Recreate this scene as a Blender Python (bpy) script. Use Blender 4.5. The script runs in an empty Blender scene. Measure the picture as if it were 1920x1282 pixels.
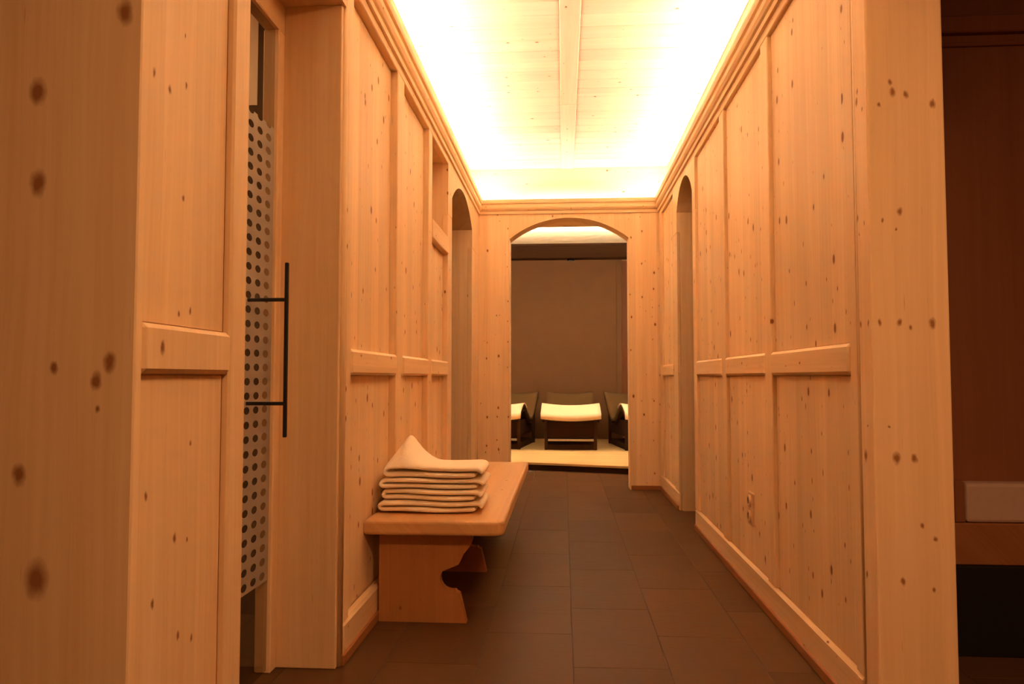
import bpy, bmesh, math, random
from mathutils import Vector, Matrix
random.seed(7)
S = bpy.context.scene
COL = S.collection
PI = math.pi

# ------------------------------------------------------------------ camera
F_PX, W_PX, H_PX = 1400.0, 1920, 1282
YAW, PITCH, EYE = math.radians(3.9592), math.radians(2.6583), 1.05
cam_d = bpy.data.cameras.new('camera'); cam = bpy.data.objects.new('camera', cam_d); COL.objects.link(cam)
cam_d.sensor_fit = 'HORIZONTAL'; cam_d.sensor_width = 36.0
cam_d.lens = 36.0 * F_PX / W_PX
cam_d.clip_start = 0.05
cam.location = (0, 0, EYE)
cam.rotation_euler = (PI / 2 + PITCH, 0, YAW)
S.camera = cam

# ------------------------------------------------------------------ world, lamps' strengths, exposure
LED_POWER = 122.0           # corridor cove strips (emission strength)
LED_COLOR = (1.0, 0.98, 0.82)
LOBBY_POWER = 73.0
LOBBY_COLOR = (1.0, 0.51, 0.215)
REST_STRIP = 580.0
REST_SPOT = 68.0
wd = bpy.data.worlds.new('world'); S.world = wd; wd.use_nodes = True
wd.node_tree.nodes['Background'].inputs[0].default_value = (0.02, 0.014, 0.009, 1)
wd.node_tree.nodes['Background'].inputs[1].default_value = 0.3
S.view_settings.view_transform = 'Standard'; S.view_settings.look = 'None'
S.view_settings.gamma = 1.0; S.view_settings.use_curve_mapping = False
S.view_settings.exposure = 0.0
S.cycles.use_denoising = True
S.cycles.diffuse_bounces = 7; S.cycles.max_bounces = 14; S.cycles.transparent_max_bounces = 12
S.cycles.sample_clamp_indirect = 0.0

# ------------------------------------------------------------------ materials
def new_mat(name):
    m = bpy.data.materials.new(name); m.use_nodes = True
    nt = m.node_tree; nt.nodes.clear()
    out = nt.nodes.new('ShaderNodeOutputMaterial')
    return m, nt, out

class N:
    """small node helper"""
    def __init__(s, nt): s.nt = nt
    def math(s, op, a, b=None, c=None, clamp=False):
        n = s.nt.nodes.new('ShaderNodeMath'); n.operation = op; n.use_clamp = clamp
        for i, v in enumerate((a, b, c)):
            if v is None: continue
            if isinstance(v, (int, float)): n.inputs[i].default_value = v
            else: s.nt.links.new(v, n.inputs[i])
        return n.outputs[0]
    def comb(s, x, y, z=0.0):
        n = s.nt.nodes.new('ShaderNodeCombineXYZ')
        for i, v in enumerate((x, y, z)):
            if isinstance(v, (int, float)): n.inputs[i].default_value = v
            else: s.nt.links.new(v, n.inputs[i])
        return n.outputs[0]
    def noise(s, vec, scale, detail=2.0, rough=0.5):
        n = s.nt.nodes.new('ShaderNodeTexNoise'); n.inputs['Scale'].default_value = scale
        n.inputs['Detail'].default_value = detail; n.inputs['Roughness'].default_value = rough
        s.nt.links.new(vec, n.inputs['Vector']); return n.outputs['Fac']
    def mix(s, f, a, b):
        n = s.nt.nodes.new('ShaderNodeMix'); n.data_type = 'RGBA'
        for i, v in ((0, f), (6, a), (7, b)):
            if isinstance(v, (int, float)): n.inputs[i].default_value = v
            elif isinstance(v, tuple): n.inputs[i].default_value = (*v, 1) if len(v) == 3 else v
            else: s.nt.links.new(v, n.inputs[i])
        return n.outputs[2]
    def mul_color(s, col, fac):
        n = s.nt.nodes.new('ShaderNodeVectorMath'); n.operation = 'SCALE'
        s.nt.links.new(col, n.inputs[0]); s.nt.links.new(fac, n.inputs[3]); return n.outputs[0]
    def pos(s):
        g = s.nt.nodes.new('ShaderNodeNewGeometry'); sp = s.nt.nodes.new('ShaderNodeSeparateXYZ')
        s.nt.links.new(g.outputs['Position'], sp.inputs[0]); return sp.outputs
    def rnd(s): return s.nt.nodes.new('ShaderNodeObjectInfo').outputs['Random']
    def link(s, a, b): s.nt.links.new(a, b)

def principled(nt, out, rough=0.5, spec=0.4):
    p = nt.nodes.new('ShaderNodeBsdfPrincipled')
    p.inputs['Roughness'].default_value = rough
    p.inputs['Specular IOR Level'].default_value = spec
    nt.links.new(p.outputs[0], out.inputs[0]); return p

def wood(name, light, dark, axis='Z', knots=0.5, rough=0.5, fixed=None, knot_col=(0.22, 0.066, 0.015), board=0.115, spec=0.25):
    m, nt, out = new_mat(name); n = N(nt); P = n.pos(); r = n.rnd()
    ai = 'XYZ'.index(axis); oth = [i for i in range(3) if i != ai]
    along0 = P[ai]; across0 = n.math('ADD', P[oth[0]], P[oth[1]])
    along = n.math('MULTIPLY_ADD', r, 17.0, along0); across = n.math('MULTIPLY_ADD', r, 5.3, across0)
    def d_fixed():
        tot = None
        vec = n.comb(across0, n.math('MULTIPLY', along0, 0.62))
        wob = nt.nodes.new('ShaderNodeTexNoise'); wob.inputs['Scale'].default_value = 60.0; n.link(vec, wob.inputs['Vector'])
        wv = nt.nodes.new('ShaderNodeVectorMath'); wv.operation = 'MULTIPLY_ADD'; n.link(wob.outputs['Color'], wv.inputs[0])
        wv.inputs[1].default_value = (0.011, 0.011, 0); wv.inputs[2].default_value = (-0.0055, -0.0055, 0)
        av = nt.nodes.new('ShaderNodeVectorMath'); av.operation = 'ADD'; n.link(vec, av.inputs[0]); n.link(wv.outputs[0], av.inputs[1]); vec = av.outputs[0]
        for (u, v, rad) in fixed:
            dn = nt.nodes.new('ShaderNodeVectorMath'); dn.operation = 'DISTANCE'
            n.link(vec, dn.inputs[0]); dn.inputs[1].default_value = (u, v * 0.62, 0)
            k = n.math('MULTIPLY_ADD', dn.outputs['Value'], -1.0 / (rad * 0.75), 1.15 / 0.75, clamp=True)
            tot = k if tot is None else n.math('MAXIMUM', tot, k)
        return tot
    def vor(a, b, lo, hi, sharp, off):
        v = nt.nodes.new('ShaderNodeTexVoronoi'); v.voronoi_dimensions = '2D'; v.inputs['Scale'].default_value = 1.0
        n.link(n.comb(n.math('MULTIPLY_ADD', across, 1 / a, off), n.math('MULTIPLY', along, 1 / b)), v.inputs['Vector'])
        sc = nt.nodes.new('ShaderNodeSeparateColor'); n.link(v.outputs['Color'], sc.inputs[0])
        mr = nt.nodes.new('ShaderNodeMapRange'); n.link(sc.outputs[0], mr.inputs[0])
        mr.inputs[3].default_value = lo; mr.inputs[4].default_value = hi
        rad = mr.outputs[0]; d = v.outputs['Distance']
        core = n.math('MULTIPLY', n.math('SUBTRACT', rad, d), sharp, clamp=True)
        halo = n.math('MULTIPLY', n.math('SUBTRACT', n.math('MULTIPLY_ADD', rad, 2.0, 0.02), d), 7.0, clamp=True)
        return core, n.math('MULTIPLY', halo, n.math('GREATER_THAN', rad, 0.0))
    mask = halo = None
    if fixed: mask = d_fixed()
    if knots > 0:
        c1, h1 = vor(0.105, 0.17, -0.05 - 0.12 * (1 - knots), 0.07 + 0.075 * knots, 26.0, 0.0)
        c2, h2 = vor(0.06, 0.13, -0.25, 0.035 + 0.11 * knots, 22.0, 3.7)
        km = n.math('MAXIMUM', c1, n.math('MULTIPLY', c2, 0.75))
        mask = km if mask is None else n.math('MAXIMUM', mask, km); halo = h1
    warp = n.noise(n.comb(n.math('MULTIPLY', across, 6.0), n.math('MULTIPLY', along, 1.1), 0.3), 1.0, 2.0)
    ac_w = n.math('MULTIPLY_ADD', warp, 0.05, across)
    if halo is not None: ac_w = n.math('MULTIPLY_ADD', halo, 0.012, ac_w)
    g1 = n.noise(n.comb(n.math('MULTIPLY', ac_w, 70.0), n.math('MULTIPLY', along, 1.6), 0.0), 1.0, 3.0, 0.6)
    g2 = n.noise(n.comb(n.math('MULTIPLY', ac_w, 16.0), n.math('MULTIPLY', along, 0.5), 2.0), 1.0, 2.0)
    # thin resin streaks
    st = n.noise(n.comb(n.math('MULTIPLY', across, 110.0), n.math('MULTIPLY', along, 7.0), 5.0), 1.0, 1.0)
    st = n.math('MULTIPLY', n.math('SUBTRACT', st, 0.74), 9.0, clamp=True)
    t = n.math('ADD', n.math('MULTIPLY', g1, 0.55), n.math('MULTIPLY', g2, 0.55))
    t = n.math('MULTIPLY', n.math('SUBTRACT', t, 0.30), 1.9, clamp=True)
    col = n.mix(t, light, dark)
    # tone of the glued boards
    wn = nt.nodes.new('ShaderNodeTexWhiteNoise'); wn.noise_dimensions = '1D'
    n.link(n.math('FLOOR', n.math('MULTIPLY', across, 1 / board)), wn.inputs['W'])
    tone = n.math('ADD', n.math('MULTIPLY', wn.outputs['Value'], 0.16), n.math('MULTIPLY_ADD', r, 0.07, 0.90))
    col = n.mul_color(col, tone)
    col = n.mix(n.math('MULTIPLY', st, 0.45), col, knot_col)
    if halo is not None: col = n.mix(n.math('MULTIPLY', halo, 0.16), col, (dark[0] * .7, dark[1] * .6, dark[2] * .5))
    if mask is not None: col = n.mix(n.math('MULTIPLY', mask, 0.93), col, knot_col)
    p = principled(nt, out, rough, spec); n.link(col, p.inputs['Base Color'])
    b = nt.nodes.new('ShaderNodeBump'); b.inputs['Strength'].default_value = 0.08; b.inputs['Distance'].default_value = 0.002
    n.link(g1, b.inputs['Height']); n.link(b.outputs[0], p.inputs['Normal'])
    return m

def plain(name, col, rough=0.5, var=0.15, scale=30.0, bump=0.0, metal=0.0, spec=0.4):
    m, nt, out = new_mat(name); n = N(nt); P = n.pos()
    v = n.comb(P[0], P[1], P[2]); f = n.noise(v, scale, 3.0)
    c = n.mix(f, tuple(x * (1 - var) for x in col), tuple(min(1, x * (1 + var)) for x in col))
    p = principled(nt, out, rough, spec); n.link(c, p.inputs['Base Color']); p.inputs['Metallic'].default_value = metal
    if bump:
        b = nt.nodes.new('ShaderNodeBump'); b.inputs['Strength'].default_value = 0.6; b.inputs['Distance'].default_value = bump
        n.link(n.noise(v, scale * 0.6, 4.0), b.inputs['Height']); n.link(b.outputs[0], p.inputs['Normal'])
    return m

def emit(name, col, strength):
    m, nt, out = new_mat(name)
    e = nt.nodes.new('ShaderNodeEmission'); e.inputs[0].default_value = (*col, 1); e.inputs[1].default_value = strength
    nt.links.new(e.outputs[0], out.inputs[0]); return m

SPRUCE_L, SPRUCE_D = (0.82, 0.60, 0.365), (0.68, 0.44, 0.228)
POST_KN = [(3.219,1.921,.007),(3.225,1.892,.009),(3.263,1.885,.008),(3.185,1.858,.005),(3.338,1.854,.01),(3.238,1.536,.009),(3.188,1.511,.004),(3.226,1.482,.004),(3.23,1.209,.008),(3.261,1.196,.006),(3.322,1.204,.011),(3.213,.815,.012),(3.263,.813,.009),(3.222,.461,.007),(3.308,.44,.006),(3.316,.584,.006),(3.28,.622,.006),(3.194,.904,.004),(3.174,1.208,.006)]
PIER_KN = [(.514,1.755,.016),(.342,1.603,.018),(.348,1.423,.017),(.501,1.077,.013),(.475,1.041,.012),(.391,1.067,.008),(.327,.863,.014),(.368,.668,.024),(.48,.989,.006)]
NEAR_KN = [(.609,1.67,.006),(.67,1.656,.006),(.738,1.691,.005),(.734,1.439,.005),(.726,1.184,.005),(.774,1.194,.006),(.646,1.109,.009),(.788,.902,.005),(.613,.812,.006),(.727,.706,.007),(.78,.692,.004),(.645,.593,.007),(.749,.494,.007),(.808,.468,.005),(.729,1.799,.004)]
M = {}
M['panel'] = wood('spruce_panel', SPRUCE_L, SPRUCE_D, 'Z', 0.75)
M['stile'] = wood('spruce_stile', SPRUCE_L, SPRUCE_D, 'Z', 0.25, board=0.3)
M['clear'] = wood('spruce_clear', SPRUCE_L, SPRUCE_D, 'Z', 0.0, board=0.16)
M['rail_y'] = wood('spruce_rail_lengthwise', SPRUCE_L, SPRUCE_D, 'Y', 0.15, board=0.4)
M['rail_x'] = wood('spruce_rail_crosswise', SPRUCE_L, SPRUCE_D, 'X', 0.15, board=0.4)
M['end'] = wood('spruce_end_wall', SPRUCE_L, SPRUCE_D, 'Z', 0.6, board=0.2)
M['post'] = wood('spruce_post', (0.82, 0.58, 0.35), (0.72, 0.47, 0.25), 'Z', 0.0, fixed=POST_KN, board=0.11, knot_col=(0.30, 0.105, 0.028))
M['pier'] = wood('spruce_pier', SPRUCE_L, SPRUCE_D, 'Z', 0.0, fixed=PIER_KN, board=0.17, knot_col=(0.27, 0.10, 0.03))
M['near'] = wood('spruce_near_panel', SPRUCE_L, SPRUCE_D, 'Z', 0.0, fixed=NEAR_KN, board=0.13)
M['ceil'] = wood('spruce_ceiling', (0.74, 0.56, 0.40), (0.64, 0.45, 0.29), 'X', 0.35, board=0.5)
M['ceil_y'] = wood('spruce_ceiling_batten', (0.74, 0.56, 0.40), (0.64, 0.45, 0.29), 'Y', 0.1, board=0.5)
M['bench'] = wood('bench_wood', (0.63, 0.37, 0.165), (0.54, 0.29, 0.115), 'Y', 0.2, rough=0.42, board=0.18, spec=0.4)
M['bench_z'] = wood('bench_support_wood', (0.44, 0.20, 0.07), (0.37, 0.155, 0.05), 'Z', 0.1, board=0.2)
M['red'] = wood('dim_red_brown_wood', (0.30, 0.115, 0.05), (0.24, 0.085, 0.035), 'Z', 0.0, board=0.25)  # dim light of the side spaces is put into this darker red-brown
M['plinth'] = wood('dark_plinth_wood', (0.36, 0.15, 0.055), (0.28, 0.10, 0.035), 'Y', 0.0)
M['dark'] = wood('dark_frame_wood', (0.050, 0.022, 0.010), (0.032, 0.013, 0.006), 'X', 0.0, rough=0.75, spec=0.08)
M['deck'] = wood('platform_deck_wood', (0.62, 0.44, 0.22), (0.50, 0.33, 0.14), 'X', 0.0, board=0.12)
M['grout'] = plain('floor_grout', (0.085, 0.055, 0.04), 0.85)
M['plaster'] = plain('brown_plaster', (0.125, 0.060, 0.024), 0.9, 0.12, 4.0, 0.003)
M['plaster_rough'] = plain('rough_pale_plaster', (0.72, 0.64, 0.50), 0.95, 0.15, 6.0, 0.05)
M['pale'] = plain('pale_peach_plaster', (0.85, 0.60, 0.40), 0.9, 0.05, 5.0)
M['white_wall'] = plain('lobby_plaster', (0.55, 0.45, 0.34), 0.9, 0.06, 5.0)
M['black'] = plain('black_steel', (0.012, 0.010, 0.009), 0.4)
M['steel'] = plain('brushed_steel', (0.50, 0.47, 0.43), 0.35, metal=0.8)
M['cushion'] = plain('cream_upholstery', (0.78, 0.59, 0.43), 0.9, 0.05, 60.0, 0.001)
M['shaded_olive'] = plain('shaded_olive_upholstery', (0.11, 0.062, 0.021), 0.9, 0.08, 50.0, 0.001)  # shade on the lounger backs is put into this dark olive
M['pale_pad'] = plain('pale_pink_upholstery', (0.52, 0.36, 0.29), 0.9, 0.05, 40.0, 0.001)
M['brass'] = plain('beige_socket_plastic', (0.72, 0.47, 0.26), 0.35)
M['led'] = emit('led_glow', LED_COLOR, LED_POWER)
M['led_end'] = emit('led_glow_end', LED_COLOR, LED_POWER * 0.5)
M['led_rest'] = emit('rest_room_strip_glow', (1.0, 0.78, 0.50), REST_STRIP)
M['lobby'] = emit('lobby_lamp_glow', LOBBY_COLOR, LOBBY_POWER)
M['steam'] = emit('added_steam_lamp_glow', (1.0, 0.72, 0.42), 75.0)
M['lens'] = emit('downlight_glow', (1.0, 0.80, 0.52), 6.0)
M['lampmetal'] = plain('white_lacquer', (0.7, 0.66, 0.6), 0.4)

def tile_mat():
    m, nt, out = new_mat('dark_slate_tile'); n = N(nt); P = n.pos(); r = n.rnd()
    x = n.math('MULTIPLY_ADD', r, 9.0, P[0]); y = n.math('MULTIPLY_ADD', r, 5.0, P[1])
    f1 = n.noise(n.comb(n.math('MULTIPLY', x, 5.0), n.math('MULTIPLY', y, 55.0), 0.0), 1.0, 3.0, 0.6)
    f2 = n.noise(n.comb(x, y, 0.0), 4.0, 3.0)
    t = n.math('ADD', n.math('MULTIPLY', f1, 0.6), n.math('MULTIPLY', f2, 0.4))
    col = n.mix(t, (0.066, 0.030, 0.012), (0.128, 0.059, 0.024))
    col = n.mul_color(col, n.math('MULTIPLY_ADD', r, 0.22, 0.88))
    p = principled(nt, out, 0.42, 0.10); n.link(col, p.inputs['Base Color'])
    n.link(n.math('MULTIPLY_ADD', f1, 0.2, 0.38), p.inputs['Roughness'])
    b = nt.nodes.new('ShaderNodeBump'); b.inputs['Strength'].default_value = 0.25; b.inputs['Distance'].default_value = 0.002
    n.link(f1, b.inputs['Height']); n.link(b.outputs[0], p.inputs['Normal'])
    return m
M['tile'] = tile_mat()

def towel_mat():
    m, nt, out = new_mat('cream_terry_towel'); n = N(nt); P = n.pos()
    v = n.comb(P[0], P[1], P[2]); f = n.noise(v, 260.0, 2.0); g = n.noise(v, 22.0, 2.0)
    col = n.mix(g, (0.88, 0.74, 0.56), (0.93, 0.82, 0.66))
    p = principled(nt, out, 0.95, 0.1); n.link(col, p.inputs['Base Color'])
    b = nt.nodes.new('ShaderNodeBump'); b.inputs['Strength'].default_value = 0.7; b.inputs['Distance'].default_value = 0.004
    n.link(n.math('ADD', f, g), b.inputs['Height']); n.link(b.outputs[0], p.inputs['Normal'])
    return m
M['towel'] = towel_mat()

def glass_mat(name, tint, rough=0.0, refl=1.0):
    m, nt, out = new_mat(name); n = N(nt)
    tr = nt.nodes.new('ShaderNodeBsdfTransparent'); tr.inputs[0].default_value = (*tint, 1)
    gl = nt.nodes.new('ShaderNodeBsdfGlossy'); gl.inputs['Roughness'].default_value = rough
    fr = nt.nodes.new('ShaderNodeFresnel'); fr.inputs[0].default_value = 1.5
    ge = nt.nodes.new('ShaderNodeNewGeometry')   # reflect on the outer faces only
    mx = nt.nodes.new('ShaderNodeMixShader'); n.link(n.math('MULTIPLY', fr.outputs[0], n.math('SUBTRACT', refl, ge.outputs['Backfacing'])), mx.inputs[0])
    n.link(tr.outputs[0], mx.inputs[1]); n.link(gl.outputs[0], mx.inputs[2]); n.link(mx.outputs[0], out.inputs[0])
    return m
M['glass'] = glass_mat('door_glass', (0.82, 0.80, 0.76))

def film_mat():
    # frosted print on the door glass with rows of clear pill-shaped dots
    m, nt, out = new_mat('frosted_film_with_clear_dots'); n = N(nt); P = n.pos()
    fy = n.math('SUBTRACT', n.math('FRACT', n.math('MULTIPLY', n.math('SUBTRACT', P[1], 2.4605), 1 / 0.075)), 0.5)
    fz = n.math('SUBTRACT', n.math('FRACT', n.math('MULTIPLY', n.math('SUBTRACT', P[2], 0.33), 1 / 0.0485)), 0.5)
    dy = n.math('MULTIPLY', fy, 0.075 / 0.022); dz = n.math('MULTIPLY', fz, 0.0485 / 0.0125)
    d = n.math('SQRT', n.math('ADD', n.math('MULTIPLY', dy, dy), n.math('MULTIPLY', dz, dz)))
    dot = n.math('MULTIPLY', n.math('SUBTRACT', 1.08, d), 6.0, clamp=True)
    df = nt.nodes.new('ShaderNodeBsdfDiffuse'); df.inputs[0].default_value = (0.50, 0.42, 0.34, 1)
    tl = nt.nodes.new('ShaderNodeBsdfTranslucent'); tl.inputs[0].default_value = (0.5, 0.42, 0.34, 1)
    a = nt.nodes.new('ShaderNodeMixShader'); a.inputs[0].default_value = 0.35
    n.link(df.outputs[0], a.inputs[1]); n.link(tl.outputs[0], a.inputs[2])
    tr = nt.nodes.new('ShaderNodeBsdfTransparent')
    b = nt.nodes.new('ShaderNodeMixShader'); n.link(dot, b.inputs[0]); n.link(a.outputs[0], b.inputs[1]); n.link(tr.outputs[0], b.inputs[2])
    n.link(b.outputs[0], out.inputs[0]); return m
M['film'] = film_mat()

# ------------------------------------------------------------------ mesh helpers
def box(bm, x0, x1, y0, y1, z0, z1, bev=0.0, seg=1):
    vs = [bm.verts.new(c) for c in ((x0,y0,z0),(x1,y0,z0),(x1,y1,z0),(x0,y1,z0),(x0,y0,z1),(x1,y0,z1),(x1,y1,z1),(x0,y1,z1))]
    fs = [bm.faces.new([vs[i] for i in q]) for q in ((3,2,1,0),(4,5,6,7),(0,1,5,4),(1,2,6,5),(2,3,7,6),(3,0,4,7))]
    if bev:
        es = list({e for f in fs for e in f.edges})
        bmesh.ops.bevel(bm, geom=es, offset=bev, segments=seg, profile=0.5, affect='EDGES')
    return bm
def B(x0, x1, y0, y1, z0, z1, bev=0.0, seg=1):
    return box(bmesh.new(), x0, x1, y0, y1, z0, z1, bev, seg)
def prism(bm, poly, axis, a0, a1):
    """poly: 2D outline in the plane normal to axis (x: (y,z), y: (x,z), z: (x,y))"""
    def P(u, v, a): return {'x': (a, u, v), 'y': (u, a, v), 'z': (u, v, a)}[axis]
    A = [bm.verts.new(P(u, v, a0)) for u, v in poly]; Bv = [bm.verts.new(P(u, v, a1)) for u, v in poly]
    fs = [bm.faces.new(A), bm.faces.new(Bv[::-1])]
    k = len(poly)
    for i in range(k): fs.append(bm.faces.new([A[i], Bv[i], Bv[(i+1) % k], A[(i+1) % k]]))
    bmesh.ops.recalc_face_normals(bm, faces=fs)
    return bm
def tube(bm, pts, r, n=10, cap=True):
    pts = [Vector(p) for p in pts]; rings = []
    for i, p in enumerate(pts):
        d = (pts[min(i+1, len(pts)-1)] - pts[max(i-1, 0)]).normalized()
        up = Vector((0,0,1)) if abs(d.z) < 0.9 else Vector((1,0,0))
        a = d.cross(up).normalized(); b = d.cross(a).normalized()
        rings.append([bm.verts.new(p + r*(math.cos(2*PI*k/n)*a + math.sin(2*PI*k/n)*b)) for k in range(n)])
    for i in range(len(rings)-1):
        for k in range(n): bm.faces.new([rings[i][k], rings[i][(k+1)%n], rings[i+1][(k+1)%n], rings[i+1][k]])
    if cap: bm.faces.new(rings[0][::-1]); bm.faces.new(rings[-1])
    bmesh.ops.recalc_face_normals(bm, faces=bm.faces)
    return bm
def grid_solid(bm, fn_top, fn_bot, nu, nv):
    T = [[bm.verts.new(fn_top(i/nu, j/nv)) for j in range(nv+1)] for i in range(nu+1)]
    Bo = [[bm.verts.new(fn_bot(i/nu, j/nv)) for j in range(nv+1)] for i in range(nu+1)]
    for i in range(nu):
        for j in range(nv):
            bm.faces.new([T[i][j], T[i+1][j], T[i+1][j+1], T[i][j+1]])
            bm.faces.new([Bo[i][j+1], Bo[i+1][j+1], Bo[i+1][j], Bo[i][j]])
    for i in range(nu):
        bm.faces.new([T[i+1][0], T[i][0], Bo[i][0], Bo[i+1][0]]); bm.faces.new([T[i][nv], T[i+1][nv], Bo[i+1][nv], Bo[i][nv]])
    for j in range(nv):
        bm.faces.new([T[0][j], T[0][j+1], Bo[0][j+1], Bo[0][j]]); bm.faces.new([T[nu][j+1], T[nu][j], Bo[nu][j], Bo[nu][j+1]])
    bmesh.ops.recalc_face_normals(bm, faces=bm.faces); return bm

def wloc(o):
    v = Vector(o.location)
    while o.parent: o = o.parent; v += Vector(o.location)
    return v
def obj(name, bm, m, parent=None, smooth=False, origin=None):
    """bm is in world coordinates; the origin goes to the base centre"""
    co = [v.co for v in bm.verts]
    lo = Vector([min(c[i] for c in co) for i in range(3)]); hi = Vector([max(c[i] for c in co) for i in range(3)])
    og = Vector(origin) if origin else Vector(((lo.x+hi.x)/2, (lo.y+hi.y)/2, lo.z))
    for v in bm.verts: v.co -= og
    me = bpy.data.meshes.new(name); bm.to_mesh(me); bm.free()
    me.materials.append(M[m])
    if smooth: me.polygons.foreach_set('use_smooth', [True]*len(me.polygons))
    o = bpy.data.objects.new(name, me); COL.objects.link(o)
    if parent: o.parent = parent; o.location = og - wloc(parent)
    else: o.location = og
    return o
def tag(o, label, cat, group=None, kind=None):
    o['label'] = label
    if cat: o['category'] = cat
    if group: o['group'] = group
    if kind: o['kind'] = kind
    return o
def thing(name, label, cat, loc, group=None, rz=0):
    o = bpy.data.objects.new(name, None); COL.objects.link(o); o.location = loc; o.rotation_euler = (0,0,rz)
    o.empty_display_size = 0.1
    return tag(o, label, cat, group)
def struct(name, bm, m, label, cat, parent=None):
    o = obj(name, bm, m, parent); o['kind'] = 'structure'
    o['label'] = label; o['category'] = cat
    return o

# ------------------------------------------------------------------ plan
XL, XR = -0.81, 0.90          # faces of the corridor panelling
RC = 0.025                    # panels lie this far behind the frames
RCL = 0.042                   # deeper on the left
Y_END = 7.06
Z_RAIL0, Z_RAIL1 = 1.056, 1.156
Z_PT, Z_WALL, Z_LIP, Z_CEIL = 2.557, 2.65, 2.735, 3.06
Z_LOW = 2.80                  # ceilings outside the corridor
DOOR_L = (5.365, 6.56); DOOR_R = (5.255, 5.975)
SPR, APEX = 2.355, 2.545

def arch_pts(a, b, spring, apex, n=20):
    """from (a,spring) over the apex to (b,spring): circular segment"""
    w = (b-a)/2; h = apex-spring; R = (w*w+h*h)/(2*h); cx = (a+b)/2; cz = apex-R
    t0 = math.asin(w/R)
    return [(cx + R*math.sin(-t0+2*t0*i/n), cz + R*math.cos(-t0+2*t0*i/n)) for i in range(n+1)]
def arch_wall(bm, u0, u1, a, b, top, spring, apex, axis, s0, s1):
    poly = [(u0, 0), (a, 0)] + arch_pts(a, b, spring, apex) + [(b, 0), (u1, 0), (u1, top), (u0, top)]
    return prism(bm, poly, axis, s0, s1)

# ------------------------------------------------------------------ floor
floor = struct('floor', B(-2.6, 3.0, -2.6, 12.6, -0.06, -0.002), 'grout', 'brown-grey grout bed under the dark floor tiles', 'floor')
TW, TL = 0.345, 0.69
bm = B(-TW/2+.002, TW/2-.002, -TL/2+.0008, TL/2-.0008, -0.012, 0.0, 0.0008)
tile0 = obj('tile', bm, 'tile', floor)
used = False
for i in range(-6, 9):
    for j in range(-1, 14):
        x = 0.03 + TW/2 + TW*i; y = 0.35 + TL*j + (TL/2 if i % 2 else 0)
        if x > 2.95 or x < -2.5 or y > 8.6: continue
        if y < 0.2 and abs(x) > 1.4: continue
        if y > 3.4 and x > 1.75: continue
        if y > 2.6 and x < -1.6: continue
        if not used: t = tile0; used = True
        else: t = tile0.copy(); COL.objects.link(t); t.parent = floor
        t.location = Vector((x, y, -0.012)) - floor.location

# ------------------------------------------------------------------ corridor ceiling
ceiling = struct('ceiling', B(-1.04, 1.10, 1.42, 7.26, Z_CEIL+.016, Z_CEIL+.08), 'ceil', 'bright pale wooden plank ceiling lit by hidden cove lights', 'ceiling')
rows = []; y = 1.46
k = 0
while y < 7.1:
    w = min(0.15, 7.15-y); rows.append((y, w)); y += w + (0.007 if k % 5 == 4 else 0.003); k += 1
for (y, w) in rows:
    for (x0, x1) in ((-0.905, -0.018), (0.100, 0.995)):
        obj('plank', B(x0, x1, y, y+w, Z_CEIL, Z_CEIL+.018, 0.003), 'ceil', ceiling)
for (a, b) in ((1.46, 3.17), (3.175, 5.43), (5.436, 7.15)):
    obj('batten', B(-0.018, 0.100, a, b, Z_CEIL-.006, Z_CEIL+.02, 0.003), 'ceil_y', ceiling)

# ------------------------------------------------------------------ wall_right
bm = bmesh.new()
arch_wall(bm, 2.346, Y_END, DOOR_R[0], DOOR_R[1], Z_WALL, SPR, APEX, 'x', XR+RC, XR+0.20)
box(bm, 1.0, 1.10, 1.45, Y_END+.2, Z_WALL, Z_CEIL+.02)
wall_right = struct('wall_right', bm, 'clear', 'spruce panelled right corridor wall with arched doorway', 'wall')
def frame_piece(wall, name, side, y0, y1, z0, z1, m, proud=0.0, bev=0.004):
    if side > 0: b_ = B(XR-proud, XR+RC, y0, y1, z0, z1, bev)
    else: b_ = B(XL-(RCL if y0 > 2 else RC), XL+proud, y0, y1, z0, z1, bev)
    return obj(name, b_, m, wall)
def panel_piece(wall, side, y0, y1, z0, z1, m='panel'):
    d = 0.006; rl = RCL if y0 > 2 else RC
    x0, x1 = (XR+RC-d, XR+RC+.002) if side > 0 else (XL-rl-.002, XL-rl+d)
    return obj('panel', B(x0, x1, y0+.002, y1-.002, z0+.002, z1-.002, 0.002), m, wall)
def bay(wall, side, y0, y1, ztop=Z_PT, low_m='panel', rail=True, m='panel'):
    panel_piece(wall, side, y0, y1, Z_RAIL1, ztop, m)
    panel_piece(wall, side, y0, y1, 0.145, Z_RAIL0, m)
    frame_piece(wall, 'rail', side, y0, y1, Z_RAIL0, Z_RAIL1, 'rail_y', proud=0.006, bev=0.011)
# bays on the right wall, near to far
R_BAYS = [(2.42, 3.312), (3.42, 4.225), (4.335, 5.142)]
for (a, b) in R_BAYS: bay(wall_right, 1, a, b)
for (a, b) in ((2.36, 2.42), (3.312, 3.42), (4.225, 4.335), (5.142, DOOR_R[0])):
    frame_piece(wall_right, 'stile', 1, a, b, 0.145, Z_PT if a < 5 else 2.20, 'stile')
frame_piece(wall_right, 'bottom_rail', 1, 2.36, DOOR_R[0], 0.0, 0.145, 'rail_y', proud=0.002, bev=0.011)
frame_piece(wall_right, 'top_rail', 1, 2.36, 4.28, Z_PT, Z_WALL, 'rail_y')
frame_piece(wall_right, 'top_rail', 1, 4.283, 5.142, Z_PT, Z_WALL, 'rail_y')
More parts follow.
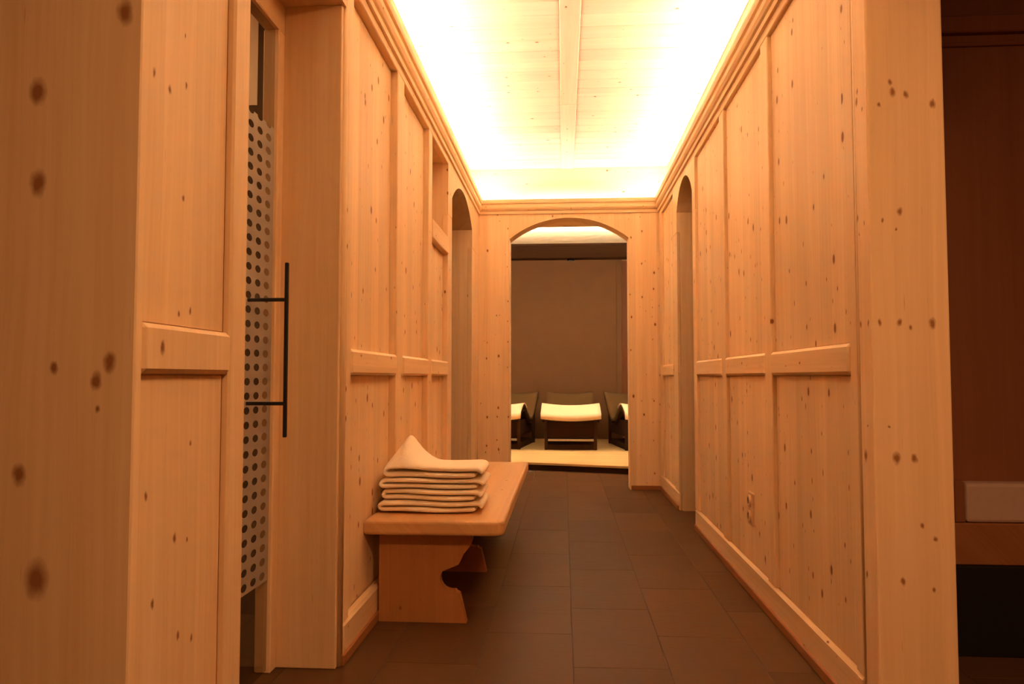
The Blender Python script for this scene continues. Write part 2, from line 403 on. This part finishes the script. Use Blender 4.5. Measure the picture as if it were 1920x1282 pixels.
# board round the arched doorway
bm = bmesh.new()
prism(bm, [(5.142, 2.20), (DOOR_R[0], 2.20), (DOOR_R[0], SPR)] + arch_pts(*DOOR_R, SPR, APEX)[1:-1] + [(DOOR_R[1], SPR), (DOOR_R[1], 2.20), (6.18, 2.20), (6.18, Z_WALL), (5.142, Z_WALL)], 'x', XR, XR+RC)
obj('arch_board', bm, 'stile', wall_right)
bay(wall_right, 1, 6.18, 6.88)
for (a, b) in ((DOOR_R[1], 6.18), (6.88, Y_END)): frame_piece(wall_right, 'stile', 1, a, b, 0.145, 2.20 if a < 6.1 else Z_PT, 'stile')
frame_piece(wall_right, 'bottom_rail', 1, DOOR_R[1], Y_END, 0.0, 0.145, 'rail_y', proud=0.002, bev=0.011)
frame_piece(wall_right, 'top_rail', 1, 6.18, Y_END, Z_PT, Z_WALL, 'rail_y')
bb = struct('baseboard_right', B(XR-.012, XR+.001, 2.30, DOOR_R[0]-.01, 0.001, 0.040, 0.003), 'plinth', 'thin dark reddish skirting at the foot of the right wall', 'skirting')
obj('return_piece', B(XR-.012, XR+.001, DOOR_R[1]+.01, Y_END, 0.001, 0.040, 0.003), 'plinth', bb)

# corner post on the right
bm = B(XR, 1.122, 2.25, 2.345, 0.0, 2.62, 0.006, 2)
post = struct('trim_1', bm, 'post', 'thick knotty spruce corner post at the right end of the panelling', 'post')
obj('corner_bead', tube(bmesh.new(), [(XR+.012, 2.352, 0.001), (XR+.012, 2.352, 2.62)], 0.012, 10), 'clear', post, smooth=True)

# ------------------------------------------------------------------ wall_left
bm = bmesh.new()
xb = XL-0.23
prism(bm, [(2.70,0),(4.54,0),(4.54,Z_WALL),(2.70,Z_WALL)], 'x', xb, XL-RCL)
prism(bm, [(4.54,0),(5.18,0),(5.18,2.03),(4.54,2.03)], 'x', xb, XL-RCL)
prism(bm, [(4.54,2.565),(5.18,2.565),(5.18,Z_WALL),(4.54,Z_WALL)], 'x', xb, XL-RCL)
arch_wall(bm, 5.18, Y_END, DOOR_L[0], DOOR_L[1], Z_WALL, SPR, APEX, 'x', xb, XL-RCL)
box(bm, xb, -0.91, 1.45, Y_END+.2, Z_WALL, Z_CEIL+.02)
wall_left = struct('wall_left', bm, 'clear', 'spruce panelled left corridor wall behind the bench', 'wall')
obj('niche_back', B(xb-.02, xb, 4.50, 5.22, 1.99, 2.60), 'clear', wall_left)
for (a, b) in ((2.80, 3.575), (3.72, 4.43)): bay(wall_left, -1, a, b)
bay(wall_left, -1, 4.54, 5.18, ztop=1.91)
frame_piece(wall_left, 'niche_sill', -1, 4.54, 5.18, 1.91, 2.03, 'rail_y', proud=0.006, bev=0.005)
for (a, b) in ((2.73, 2.80), (3.575, 3.72), (4.43, 4.54), (5.18, DOOR_L[0])):
    frame_piece(wall_left, 'stile', -1, a, b, 0.145, Z_PT if a < 5 else 2.20, 'stile')
obj('corner_bead', tube(bmesh.new(), [(XL-.012, 2.715, 0.002), (XL-.012, 2.715, Z_WALL-.03)], 0.016, 12), 'clear', wall_left, smooth=True)
frame_piece(wall_left, 'bottom_rail', -1, 2.73, DOOR_L[0], 0.0, 0.145, 'rail_y', proud=0.002, bev=0.011)
frame_piece(wall_left, 'top_rail', -1, 2.72, 5.18, Z_PT, Z_WALL, 'rail_y')
bm = bmesh.new()
prism(bm, [(5.18, 2.20), (DOOR_L[0], 2.20), (DOOR_L[0], SPR)] + arch_pts(*DOOR_L, SPR, APEX)[1:-1] + [(DOOR_L[1], SPR), (DOOR_L[1], 2.20), (Y_END, 2.20), (Y_END, Z_WALL), (5.18, Z_WALL)], 'x', XL-RCL, XL)
obj('arch_board', bm, 'stile', wall_left)
frame_piece(wall_left, 'stile', -1, DOOR_L[1], Y_END, 0.0, 2.20, 'stile')
struct('baseboard_left', B(XL-.001, XL+.012, 2.71, DOOR_L[0]-.01, 0.001, 0.040, 0.003), 'plinth', 'thin dark reddish skirting under the bench along the left wall', 'skirting')
# jamb board that faces the camera beside the glass door
jb = struct('trim_2', B(-1.075, XL-.012, 2.682, 2.705, 0.0, 2.44, 0.003), 'clear', 'plain upright jamb board between glass door and bench wall', 'jamb board')

# ------------------------------------------------------------------ pier in the left foreground
bm = bmesh.new()
box(bm, -1.06, XL-RC, 1.385, 1.855, 0, 2.80)
pier = struct('wall_pier', bm, 'clear', 'panelled spruce pier in the left foreground before the glass door', 'wall')
obj('front_board', B(-1.42, XL, 1.360, 1.386, 0, 2.80, 0.003), 'pier', pier)
panel_piece(pier, -1, 1.386, 1.765, Z_RAIL1, 2.60, 'near')
panel_piece(pier, -1, 1.386, 1.765, 0.145, Z_RAIL0, 'near')
frame_piece(pier, 'rail', -1, 1.386, 1.765, Z_RAIL0, Z_RAIL1, 'near', proud=0.003, bev=0.010)
frame_piece(pier, 'bottom_rail', -1, 1.386, 1.765, 0.0, 0.145, 'rail_y', proud=0.002, bev=0.011)
frame_piece(pier, 'stile', -1, 1.765, 1.855, 0.0, 2.80, 'clear', bev=0.006)
frame_piece(pier, 'top_rail', -1, 1.386, 1.765, 2.60, 2.80, 'rail_y')

# lintel over the glass door recess and over the side opening on the right
struct('wall_lintel', B(-1.10, XL-.002, 1.855, 2.70, 2.44, 2.65), 'rail_y', 'wooden lintel over the glass door recess', 'lintel')
struct('wall_lintel_side', B(XR, 1.10, 1.45, 2.25, 2.45, 2.66), 'rail_y', 'wooden lintel over the dark side opening', 'lintel')

# ------------------------------------------------------------------ end wall with arch
EX0, EX1 = -0.512, 0.615
bm = bmesh.new()
arch_wall(bm, -2.6, 3.0, EX0, EX1, Z_WALL, 2.362, 2.560, 'y', Y_END, Y_END+.2)
wall_end = struct('wall_end', bm, 'end', 'knotty spruce end wall with a wide arched opening', 'wall')
obj('upper_board', B(-1.04, 1.10, Y_END+.1, Y_END+.2, Z_WALL, Z_CEIL+.015), 'ceil', wall_end)
bb = struct('baseboard_end', B(EX1+.01, XR-.012, Y_END-.012, Y_END+.001, 0.001, 0.040, 0.003), 'plinth', 'thin dark skirting right of the arched opening', 'skirting')
obj('return_piece', B(XL+.002, EX0-.01, Y_END-.012, Y_END+.001, 0.001, 0.040, 0.003), 'plinth', bb)

# cornice with light trough, three runs
PROF = [(0.0, 2.600), (0.014, 2.600), (0.014, 2.628), (0.024, 2.634), (0.034, 2.650), (0.036, 2.668), (0.020, 2.676), (0.020, 2.690), (0.038, 2.698), (0.041, 2.712), (0.041, Z_LIP), (0.026, Z_LIP), (0.026, 2.660), (0.0, 2.660)]
def cornice(name, side, label):
    bm = bmesh.new()
    if side == 'r': poly = [(XR - d, z) for d, z in PROF]; prism(bm, poly, 'y', 1.46, Y_END-.001)
    if side == 'l': poly = [(XL + d, z) for d, z in PROF]; prism(bm, poly, 'y', 1.46, Y_END-.001)
    if side == 'e': poly = [(Y_END - d, z) for d, z in PROF]; prism(bm, poly, 'x', XL+.001, XR-.001)
    return struct(name, bm, 'rail_x' if side == 'e' else 'rail_y', label, 'cornice')
cornice('trim_3', 'r', 'moulded wooden cornice along the top of the right wall')
cornice('trim_4', 'l', 'moulded wooden cornice along the top of the left wall')
cornice('trim_5', 'e', 'moulded wooden cornice above the arched opening')

# LED strips lying in the trough
def led(label, x0, x1, y0, y1, mat='led'):
    z = 2.694
    t = thing('light_strip', label, 'light strip', ((x0+x1)/2, (y0+y1)/2, Z_WALL+.001), 'hidden cove light strips')
    obj('channel', B(x0, x1, y0, y1, Z_WALL+.001, z), 'lampmetal', t)
    s = 0.004
    obj('diffuser', B(x0+s, x1-s, y0+s, y1-s, z, z+.018), mat, t)
led('light strip glowing in the cove above the right cornice', 0.960, 0.990, 1.6, 7.05)
led('light strip glowing in the cove above the left cornice', -0.900, -0.870, 1.6, 7.05)
led('light strip glowing in the cove above the arch', -0.80, 0.89, 7.115, 7.145, 'led_end')

# ------------------------------------------------------------------ surroundings of the corridor
struct('wall_outer_left', B(-2.7, -2.6, -2.6, 12.6, 0, 3.1), 'clear', 'outer wooden wall beyond the left rooms', 'wall')
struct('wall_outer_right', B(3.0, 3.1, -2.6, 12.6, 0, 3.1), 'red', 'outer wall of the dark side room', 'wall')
struct('wall_rear', B(-2.6, 3.0, -2.7, -2.6, 0, 2.9), 'white_wall', 'plain wall of the lobby behind the camera', 'wall')
struct('wall_lobby', B(-2.6, -1.42, 1.365, 1.46, 0, Z_LOW), 'clear', 'wooden lobby wall left of the pier', 'wall')
struct('ceiling_lobby', B(-2.6, 3.0, -2.6, 1.45, Z_LOW, 2.88), 'white_wall', 'plain lobby ceiling', 'ceiling')
struct('ceiling_side_left', B(-2.6, -1.04, 1.46, Y_END, Z_LOW, 2.88), 'clear', 'wooden ceiling of the left rooms', 'ceiling')
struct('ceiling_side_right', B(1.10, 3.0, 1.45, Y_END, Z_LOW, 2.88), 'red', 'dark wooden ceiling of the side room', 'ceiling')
struct('wall_header', B(-1.04, 1.10, 1.42, 1.46, 2.66, Z_CEIL+.02), 'clear', 'wooden header above the corridor entrance', 'wall')
struct('wall_partition', B(-2.6, -1.04, 3.3, 3.4, 0, Z_LOW), 'red', 'wooden partition behind the steam room', 'wall')

obj_p = struct('wall_steam', B(-2.6, -1.392, 3.27, 3.30, 2.29, Z_LOW), 'pale', 'pale inner wall seen through the clear top of the glass door', 'wall')
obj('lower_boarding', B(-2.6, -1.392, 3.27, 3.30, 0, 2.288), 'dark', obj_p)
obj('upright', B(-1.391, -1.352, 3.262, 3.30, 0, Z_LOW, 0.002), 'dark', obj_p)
sl = thing('added_steam_lamp', 'added unseen round fill lamp inside the room behind the glass door', 'lamp', (-1.75, 2.55, 2.70))  # added lamp, out of view, to brighten the wall behind the glass
obj('rim', tube(bmesh.new(), [(-1.75, 2.55, 2.799), (-1.75, 2.55, 2.75)], 0.12, 24), 'lampmetal', sl)
obj('diffuser', tube(bmesh.new(), [(-1.75, 2.55, 2.749), (-1.75, 2.55, 2.735)], 0.11, 24), 'steam', sl)

# dark side room on the right
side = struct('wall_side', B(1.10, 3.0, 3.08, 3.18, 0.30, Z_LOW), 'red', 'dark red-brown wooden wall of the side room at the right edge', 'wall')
obj('moulding', B(1.10, 3.0, 3.05, 3.081, 2.43, 2.50, 0.006), 'red', side)
obj('moulding', B(1.10, 3.0, 3.065, 3.081, 2.38, 2.395, 0.004), 'red', side)
struct('wall_recess', B(1.10, 3.0, 3.75, 3.85, 0, 0.32), 'red', 'dark recess under the wall bench', 'wall')
wb = thing('wall_bench', 'brown wall-hung ledge with pale padded strip in the dark side room', 'bench', (2.2, 3.02, 0.0))
obj('apron', B(1.47, 2.98, 2.985, 3.08, 0.335, 0.492, 0.004), 'plinth', wb)
obj('padded_strip', B(1.535, 2.97, 2.995, 3.08, 0.493, 0.642, 0.012, 2), 'pale_pad', wb)
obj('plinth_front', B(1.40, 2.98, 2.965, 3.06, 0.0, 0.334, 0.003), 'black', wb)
obj('end_cap', B(1.495, 1.533, 2.998, 3.08, 0.493, 0.648, 0.003), 'red', wb)

# ------------------------------------------------------------------ glass door in the left recess
gd = thing('glass_door', 'frameless glass door with dotted frosted band and black bar handle', 'door', (-1.05, 2.27, 0.0))
obj('frame_post', B(-1.10, -1.040, 2.628, 2.682, 0.0, 2.33, 0.004), 'clear', gd)
obj('frame_post', B(-1.10, -1.040, 1.857, 1.915, 0.0, 2.33, 0.004), 'clear', gd)
obj('frame_head', B(-1.10, -1.040, 1.857, 2.682, 2.33, 2.438, 0.004), 'rail_y', gd)
leaf = obj('glass_leaf', B(-1.062, -1.054, 1.918, 2.625, 0.012, 2.326), 'glass', gd)
fb = bmesh.new()
fv = [fb.verts.new(c) for c in ((-1.0525, 1.919, 0.33), (-1.0525, 2.624, 0.33), (-1.0525, 2.624, 1.955), (-1.0525, 1.919, 1.955))]
fb.faces.new(fv)
fo = obj('frosted_band', fb, 'film', leaf); fo['label'] = 'frosted band with rows of clear dots'
hy = 2.42
hd = obj('handle', B(-0.926, -0.914, hy-.006, hy+.006, 0.850, 1.430, 0.002), 'black', gd); hd['label'] = 'slim black upright bar handle'
for z in (1.306, 0.961): obj('standoff', B(-1.053, -0.914, hy-.005, hy+.005, z-.006, z+.006, 0.0015), 'black', hd)
for z in (0.25, 2.08): obj('hinge', B(-1.066, -1.036, 1.905, 1.96, z-.045, z+.045, 0.003), 'steel', gd)

# ------------------------------------------------------------------ bench
BX1 = -0.252; BY0, BY1 = 3.135, 5.33
bn = thing('bench', 'long wooden wall bench with thick seat and scalloped supports', 'bench', ((XL+BX1)/2, (BY0+BY1)/2, 0))
bm = bmesh.new()
x0 = XL-RCL+.008; r = 0.05
pl = [(x0, BY0), (BX1-r, BY0)] + [(BX1-r+r*math.sin(a), BY0+r-r*math.cos(a)) for a in [PI/2*i/6 for i in range(1, 7)]] + [(BX1, BY1), (XL+.009, BY1), (XL+.009, 3.573), (x0, 3.573)]
prism(bm, pl, 'z', 0.382, 0.446)
es = [e for e in bm.edges if abs(e.verts[0].co.z - e.verts[1].co.z) < 1e-5]
bmesh.ops.bevel(bm, geom=es, offset=0.014, segments=3, profile=0.5, affect='EDGES')
obj('seat', bm, 'bench', bn)
# scalloped support outline in (x, z)
def sup_outline():
    xw = XL + 0.013
    p = [(xw, 0.0), (-0.418, 0.0), (-0.436, 0.075), (-0.448, 0.122), (-0.462, 0.128)]
    c = (-0.480, 0.186); rr = 0.052
    for i in range(0, 9):
        a = math.radians(-75 - 17.5*i); p.append((c[0] + rr*math.cos(a), c[1] + rr*math.sin(a)))
    p += [(-0.452, 0.246), (-0.432, 0.290), (-0.402, 0.325), (-0.390, 0.360), (-0.388, 0.381), (xw, 0.381)]
    return p
for ys in (3.215, 4.05, 5.02):
    bm = bmesh.new(); prism(bm, sup_outline(), 'y', ys, ys+.045)
    obj('support', bm, 'bench_z', bn)
obj('wall_cleat', B(XL+.013, XL+.045, 3.262, BY1-.02, 0.31, 0.381, 0.003), 'bench', bn)
obj('stretcher', B(-0.66, -0.63, 3.22, 5.05, 0.10, 0.19, 0.003), 'bench', bn)

# ------------------------------------------------------------------ towels
TX0, TX1 = -0.822, -0.362
TY0, TY1 = 3.285, 3.60
def towel(zb, h, seed, lx, rx, label, peak=False):
    """one towel folded over: the sheet comes in from the right, turns at the left and goes back; sags a little"""
    rnd = random.Random(seed); bm = bmesh.new()
    ph = [rnd.uniform(0, 6.28) for _ in range(8)]
    x0, x1 = TX0 + lx, TX1 + rx
    t = h * 0.46; rad = h / 2
    n = 34
    def wav(x, y, s): return 0.0035*math.sin(17*x+1.0) + 0.0025*math.sin(14*y+0.6)
    # centre line in (x,z): lower layer right to left, turn, upper layer left to right, drooping end
    line = []
    zl, zu = zb + t/2 + .001, zb + h - t/2
    for i in range(n+1): line.append((x1 - rad - 0.004*rnd.random() + (x0 + rad - x1 + rad)*i/n, zl))
    for i in range(1, 6): a = -PI/2 - PI*i/6; line.append((x0 + rad + (zu-zl)/2*1.5*math.cos(a), (zl+zu)/2 + (zu-zl)/2*math.sin(a)))
    for i in range(n+1): line.append((x0 + rad + (x1 - rad - x0 - rad)*i/n, zu))
    for i in range(1, 5): a = PI/2*i/4; line.append((x1 - rad + rad*1.0*math.sin(a), zu - (h-t)*0.75*(1-math.cos(a))))
    m = 14; k = 8
    L = len(line); rings = []
    for j in range(m+1):
        v = j/m
        y = TY0 + (TY1-TY0)*v
        ring = []
        for i, (x, z) in enumerate(line):
            up = z > (zl+zu)/2
            edge = min(1.0, min(v, 1-v)*m/1.2)             # soften the cut ends
            tt = t*(0.62+0.38*edge)
            p0 = Vector((x, 0, z)); a = line[max(0, i-1)]; b = line[min(L-1, i+1)]
            tan = Vector((b[0]-a[0], 0, b[1]-a[1])).normalized(); nor = Vector((-tan.z, 0, tan.x))
            ce = min(1.0, min(i, L-1-i)/1.5 + 0.5)
            dz = wav(x, y, 0.0 if up else 0.0)*0.7
            yy = y + (0.010*math.sin(7*x+ph[3]) + (0.006*math.sin(23*x+ph[4]) if up else 0.004*math.sin(19*x+ph[5])))*(1-v)
            lift = 0.0
            if peak and up:
                u = (x-x0)/(x1-x0); uc = 0.20
                s = max(0.0, 1-abs(u-uc)/(0.20 if u < uc else 0.30))
                s = s**(0.85 if u < uc else 1.7)
                lift = 0.130*s*math.sin(PI*min(1.0, v*0.85))**0.8
            ring.append((p0 + nor*tt/2*ce, p0 - nor*tt/2*ce, yy, dz, lift))
        top = [bm.verts.new((q[0].x, q[2], q[0].z + q[3] + q[4])) for q in ring]
        bot = [bm.verts.new((q[1].x, q[2], q[1].z + q[3] + q[4]*0.97)) for q in ring]
        rings.append((top, bot))
    for j in range(m):
        (a, b), (c, d) = rings[j], rings[j+1]
        for i in range(L-1):
            bm.faces.new([a[i], a[i+1], c[i+1], c[i]]); bm.faces.new([b[i+1], b[i], d[i], d[i+1]])
        bm.faces.new([a[0], c[0], d[0], b[0]]); bm.faces.new([a[-1], b[-1], d[-1], c[-1]])
    for (a, b), fl in ((rings[0], 0), (rings[m], 1)):
        for i in range(L-1): bm.faces.new([a[i+1], a[i], b[i], b[i+1]] if not fl else [a[i], a[i+1], b[i+1], b[i]])
    bmesh.ops.recalc_face_normals(bm, faces=bm.faces)
    lowest = min(v.co.z for v in bm.verts)
    for v in bm.verts: v.co.z += zb - lowest
    o = obj('folded_towel', bm, 'towel', smooth=True)
    md = o.modifiers.new('smooth', 'SUBSURF'); md.levels = 1; md.render_levels = 1
    return tag(o, label, 'towel', 'folded towels stacked on the bench')
zb = 0.4465
for i, (h, lx, rx, lab) in enumerate(((0.050, -0.003, 0.0, 'cream folded towel at the bottom of the stack on the bench'),
                                       (0.048, 0.012, -0.004, 'cream folded towel second from the bottom of the stack'),
                                       (0.046, 0.004, 0.006, 'cream folded towel just under the peaked top towel'),
                                       (0.054, 0.020, 0.0, 'cream towel on top of the stack with a corner pulled up to a peak'))):
    towel(zb, h, 11+i, lx, rx, lab, peak=(i == 3)); zb += h + 0.002

# ------------------------------------------------------------------ socket on the right wall
sy, sz = 3.764, 0.405
so = thing('wall_socket', 'small beige double wall socket low on the right panelling', 'socket', (XR+RC-.006, sy, sz))
bm = B(XR+RC-.016, XR+RC-.0055, sy-.042, sy+.042, sz-.080, sz+.080, 0.004, 2); obj('plate', bm, 'brass', so)
def ring_x(bm, y, z, r0, r1, xa, xb_, n=24):
    o_ = [[bm.verts.new((x, y+r*math.cos(2*PI*k/n), z+r*math.sin(2*PI*k/n))) for k in range(n)] for r, x in ((r1, xb_), (r1, xa), (r0, xa), (r0, xb_-.001))]
    for a, b in ((0,1),(1,2),(2,3)):
        for k in range(n): bm.faces.new([o_[a][k], o_[a][(k+1)%n], o_[b][(k+1)%n], o_[b][k]])
    bm.faces.new(o_[3]); bmesh.ops.recalc_face_normals(bm, faces=bm.faces); return bm
for dz in (0.038, -0.038):
    ob = obj('outlet', ring_x(bmesh.new(), sy, sz+dz, 0.020, 0.029, XR+RC-.026, XR+RC-.015), 'brass', so)
    for dd in (-0.009, 0.009):
        obj('pin_hole', tube(bmesh.new(), [(XR+RC-.019, sy+dd, sz+dz), (XR+RC-.0155, sy+dd, sz+dz)], 0.003, 8), 'black', ob)

# ------------------------------------------------------------------ rest room behind the arch
Z_PF = 0.085
struct('ceiling_rest', B(-2.6, 3.0, 7.26, 12.6, 2.95, 3.05), 'plaster_rough', 'rough pale plaster ceiling lit above the beam in the rest room', 'ceiling')
struct('ceiling_dropped', B(-2.6, 3.0, 7.26, 7.58, 2.575, 2.62), 'rail_x', 'dropped wooden ceiling strip just behind the arch', 'ceiling')
back = struct('wall_back', B(-2.6, 0.825, 11.72, 11.82, 0, 2.95), 'plaster', 'brown plastered back wall behind the loungers', 'wall')
obj('corner_strip', B(0.825, 0.905, 11.70, 11.80, 0.0, 2.95, 0.004), 'plaster', back)
struct('wall_back_recess', B(0.825, 3.0, 12.3, 12.4, 0, 2.95), 'red', 'dark recess wall at the right of the rest room', 'wall')
beam = struct('trim_6', B(-2.6, 3.0, 9.0, 9.16, 2.482, 2.632, 0.004), 'dark', 'dark ceiling beam across the rest room', 'beam')
t = thing('light_strip', 'light strip glowing on top of the dark rest room beam', 'light strip', (0.2, 9.09, 2.6325), 'hidden cove light strips')
obj('channel', B(-2.5, 2.9, 9.12, 9.15, 2.6325, 2.636), 'lampmetal', t)
obj('diffuser', B(-2.5, 2.9, 9.123, 9.147, 2.636, 2.642), 'led_rest', t)
obj('lip', B(-2.55, 2.95, 9.0, 9.02, 2.6325, 2.662, 0.002), 'dark', beam)
for x, lb in ((-1.0, 'left'), (0.09, 'middle'), (1.15, 'right')):
    dl = thing('downlight', f'{lb} recessed downlight under the dark beam', 'lamp', (x, 9.08, 2.482), 'downlights under the beam')
    rb = bmesh.new(); nn = 24
    rr_ = [[rb.verts.new((x+r_*math.cos(2*PI*k/nn), 9.08+r_*math.sin(2*PI*k/nn), z_)) for k in range(nn)] for r_, z_ in ((0.045, 2.482), (0.045, 2.460), (0.036, 2.460), (0.036, 2.482))]
    for a in range(3):
        for k in range(nn): rb.faces.new([rr_[a][k], rr_[a][(k+1)%nn], rr_[a+1][(k+1)%nn], rr_[a+1][k]])
    bmesh.ops.recalc_face_normals(rb, faces=rb.faces)
    obj('trim_ring', rb, 'black', dl)
    obj('lens', tube(bmesh.new(), [(x, 9.08, 2.4815), (x, 9.08, 2.478)], 0.034, 20), 'lens', dl)
    ld = bpy.data.lights.new('downlight_lamp', 'SPOT'); ld.energy = REST_SPOT; ld.color = (1.0, 0.78, 0.50)
    ld.spot_size = math.radians(62); ld.spot_blend = 0.6; ld.shadow_soft_size = 0.03
    lo = bpy.data.objects.new('downlight_lamp', ld); COL.objects.link(lo); lo.parent = dl; lo.location = (0, 0, -0.03)
    lo.rotation_euler = (math.radians(4), 0, 0)
# platform with a slanted, slightly bowed front edge
bm = bmesh.new()
edge = [(-2.6, 8.78), (-1.4, 8.66), (-0.41, 8.46), (0.06, 8.34), (0.70, 8.14), (1.6, 7.80), (3.0, 7.30)]
prism(bm, edge + [(3.0, 11.71), (-2.6, 11.71)], 'z', Z_PF-.022, Z_PF)
plat = struct('floor_platform', bm, 'deck', 'raised pale wooden platform under the loungers', 'platform')
bm = bmesh.new()
prism(bm, [(x, y+.03) for x, y in edge] + [(x, y+.05) for x, y in edge[::-1]], 'z', 0.0, Z_PF-.022)
obj('riser', bm, 'dark', plat)
# loungers: wave-shaped cushion seen from the foot end
def lounger(x, y, rz, label):
    t = thing('lounger', label, 'lounger', (x, y, Z_PF), 'loungers in the rest room', rz)
    W = 0.385
    prof = [(0.00, 0.480), (0.05, 0.515), (0.16, 0.570), (0.28, 0.608), (0.42, 0.600), (0.60, 0.51), (0.80, 0.415), (1.00, 0.395), (1.18, 0.46), (1.36, 0.58), (1.52, 0.70), (1.62, 0.745)]
    def at(v):
        k = v*(len(prof)-1); i = min(int(k), len(prof)-2); f = k-i
        return prof[i][0]*(1-f)+prof[i+1][0]*f, prof[i][1]*(1-f)+prof[i+1][1]*f
    def top(u, v):
        yy, zz = at(v); s = 2*u-1; taper = 1-0.10*v
        return Vector((x, y, Z_PF)) + Vector((s*W*taper, yy, zz - 0.030*(1-s*s)))
    def bot(u, v): return top(u, v) - Vector((0, 0, 0.055))
    obj('cushion', grid_solid(bmesh.new(), top, bot, 12, 22), 'shaded_olive', t, smooth=True)
    obj('lit_foot_overlay', grid_solid(bmesh.new(), lambda u, v: top(u, v*0.42) + Vector(((u-.5)*.012, -.008*(1-v), .008)), lambda u, v: bot(u, v*0.42) + Vector(((u-.5)*.012, -.008*(1-v), -.006 if v < .2 else .045)), 12, 10), 'cushion', t, smooth=True)  # no towel: pale overlay paints the lit foot end of the cushion
    base = Vector((x, y, Z_PF))
    for s in (-1, 1):
        pts = [base + Vector((s*(W-.03)*(1-.1*i/11), prof[i][0]+.03, prof[i][1]-.095)) for i in range(12)]
        obj('side_rail', tube(bmesh.new(), pts, 0.018, 8), 'dark', t)
        for yy, zz in ((0.22, 0.46), (1.30, 0.45)):
            obj('leg', B(x+s*(W-.06)-.02, x+s*(W-.06)+.02, y+yy-.02, y+yy+.02, Z_PF, Z_PF+zz, 0.003), 'dark', t)
    obj('crossbar', B(x-W+.085, x+W-.085, y+.195, y+.215, Z_PF+.115, Z_PF+.145, 0.003), 'steel', t)
    obj('underframe', B(x-W+.06, x+W-.06, y+.25, y+1.3, Z_PF+.17, Z_PF+.38, 0.004), 'dark', t)
    obj('plinth_board', B(x-W+.06, x+W-.06, y+.22, y+1.32, Z_PF, Z_PF+.07, 0.004), 'dark', t)
    return t
lounger(0.09, 9.72, 0.0, 'cream lounger in the middle of the arched opening')
lounger(-0.95, 9.80, math.radians(-8), 'cream lounger cut off by the left side of the arch')
lounger(1.17, 9.72, math.radians(8), 'cream lounger cut off by the right side of the arch')
vb = thing('wall_vent', 'small black box low on the back wall between two loungers', 'vent', (-0.60, 11.70, 0.322))
obj('housing', B(-0.68, -0.525, 11.665, 11.719, 0.322, 0.412, 0.004), 'black', vb)
for i in range(3): obj('slat', B(-0.668, -0.537, 11.66, 11.667, 0.340+.022*i, 0.350+.022*i), 'black', vb)

# ------------------------------------------------------------------ lobby lamp behind the camera
lx_, ly_ = 0.85, 0.10
ll = thing('ceiling_lamp', 'round ceiling lamp in the lobby behind the camera', 'lamp', (lx_, ly_, Z_LOW-.06))
obj('rim', tube(bmesh.new(), [(lx_, ly_, Z_LOW-.001), (lx_, ly_, Z_LOW-.05)], 0.32, 32), 'lampmetal', ll)
obj('diffuser', tube(bmesh.new(), [(lx_, ly_, Z_LOW-.051), (lx_, ly_, Z_LOW-.065)], 0.30, 32), 'lobby', ll)
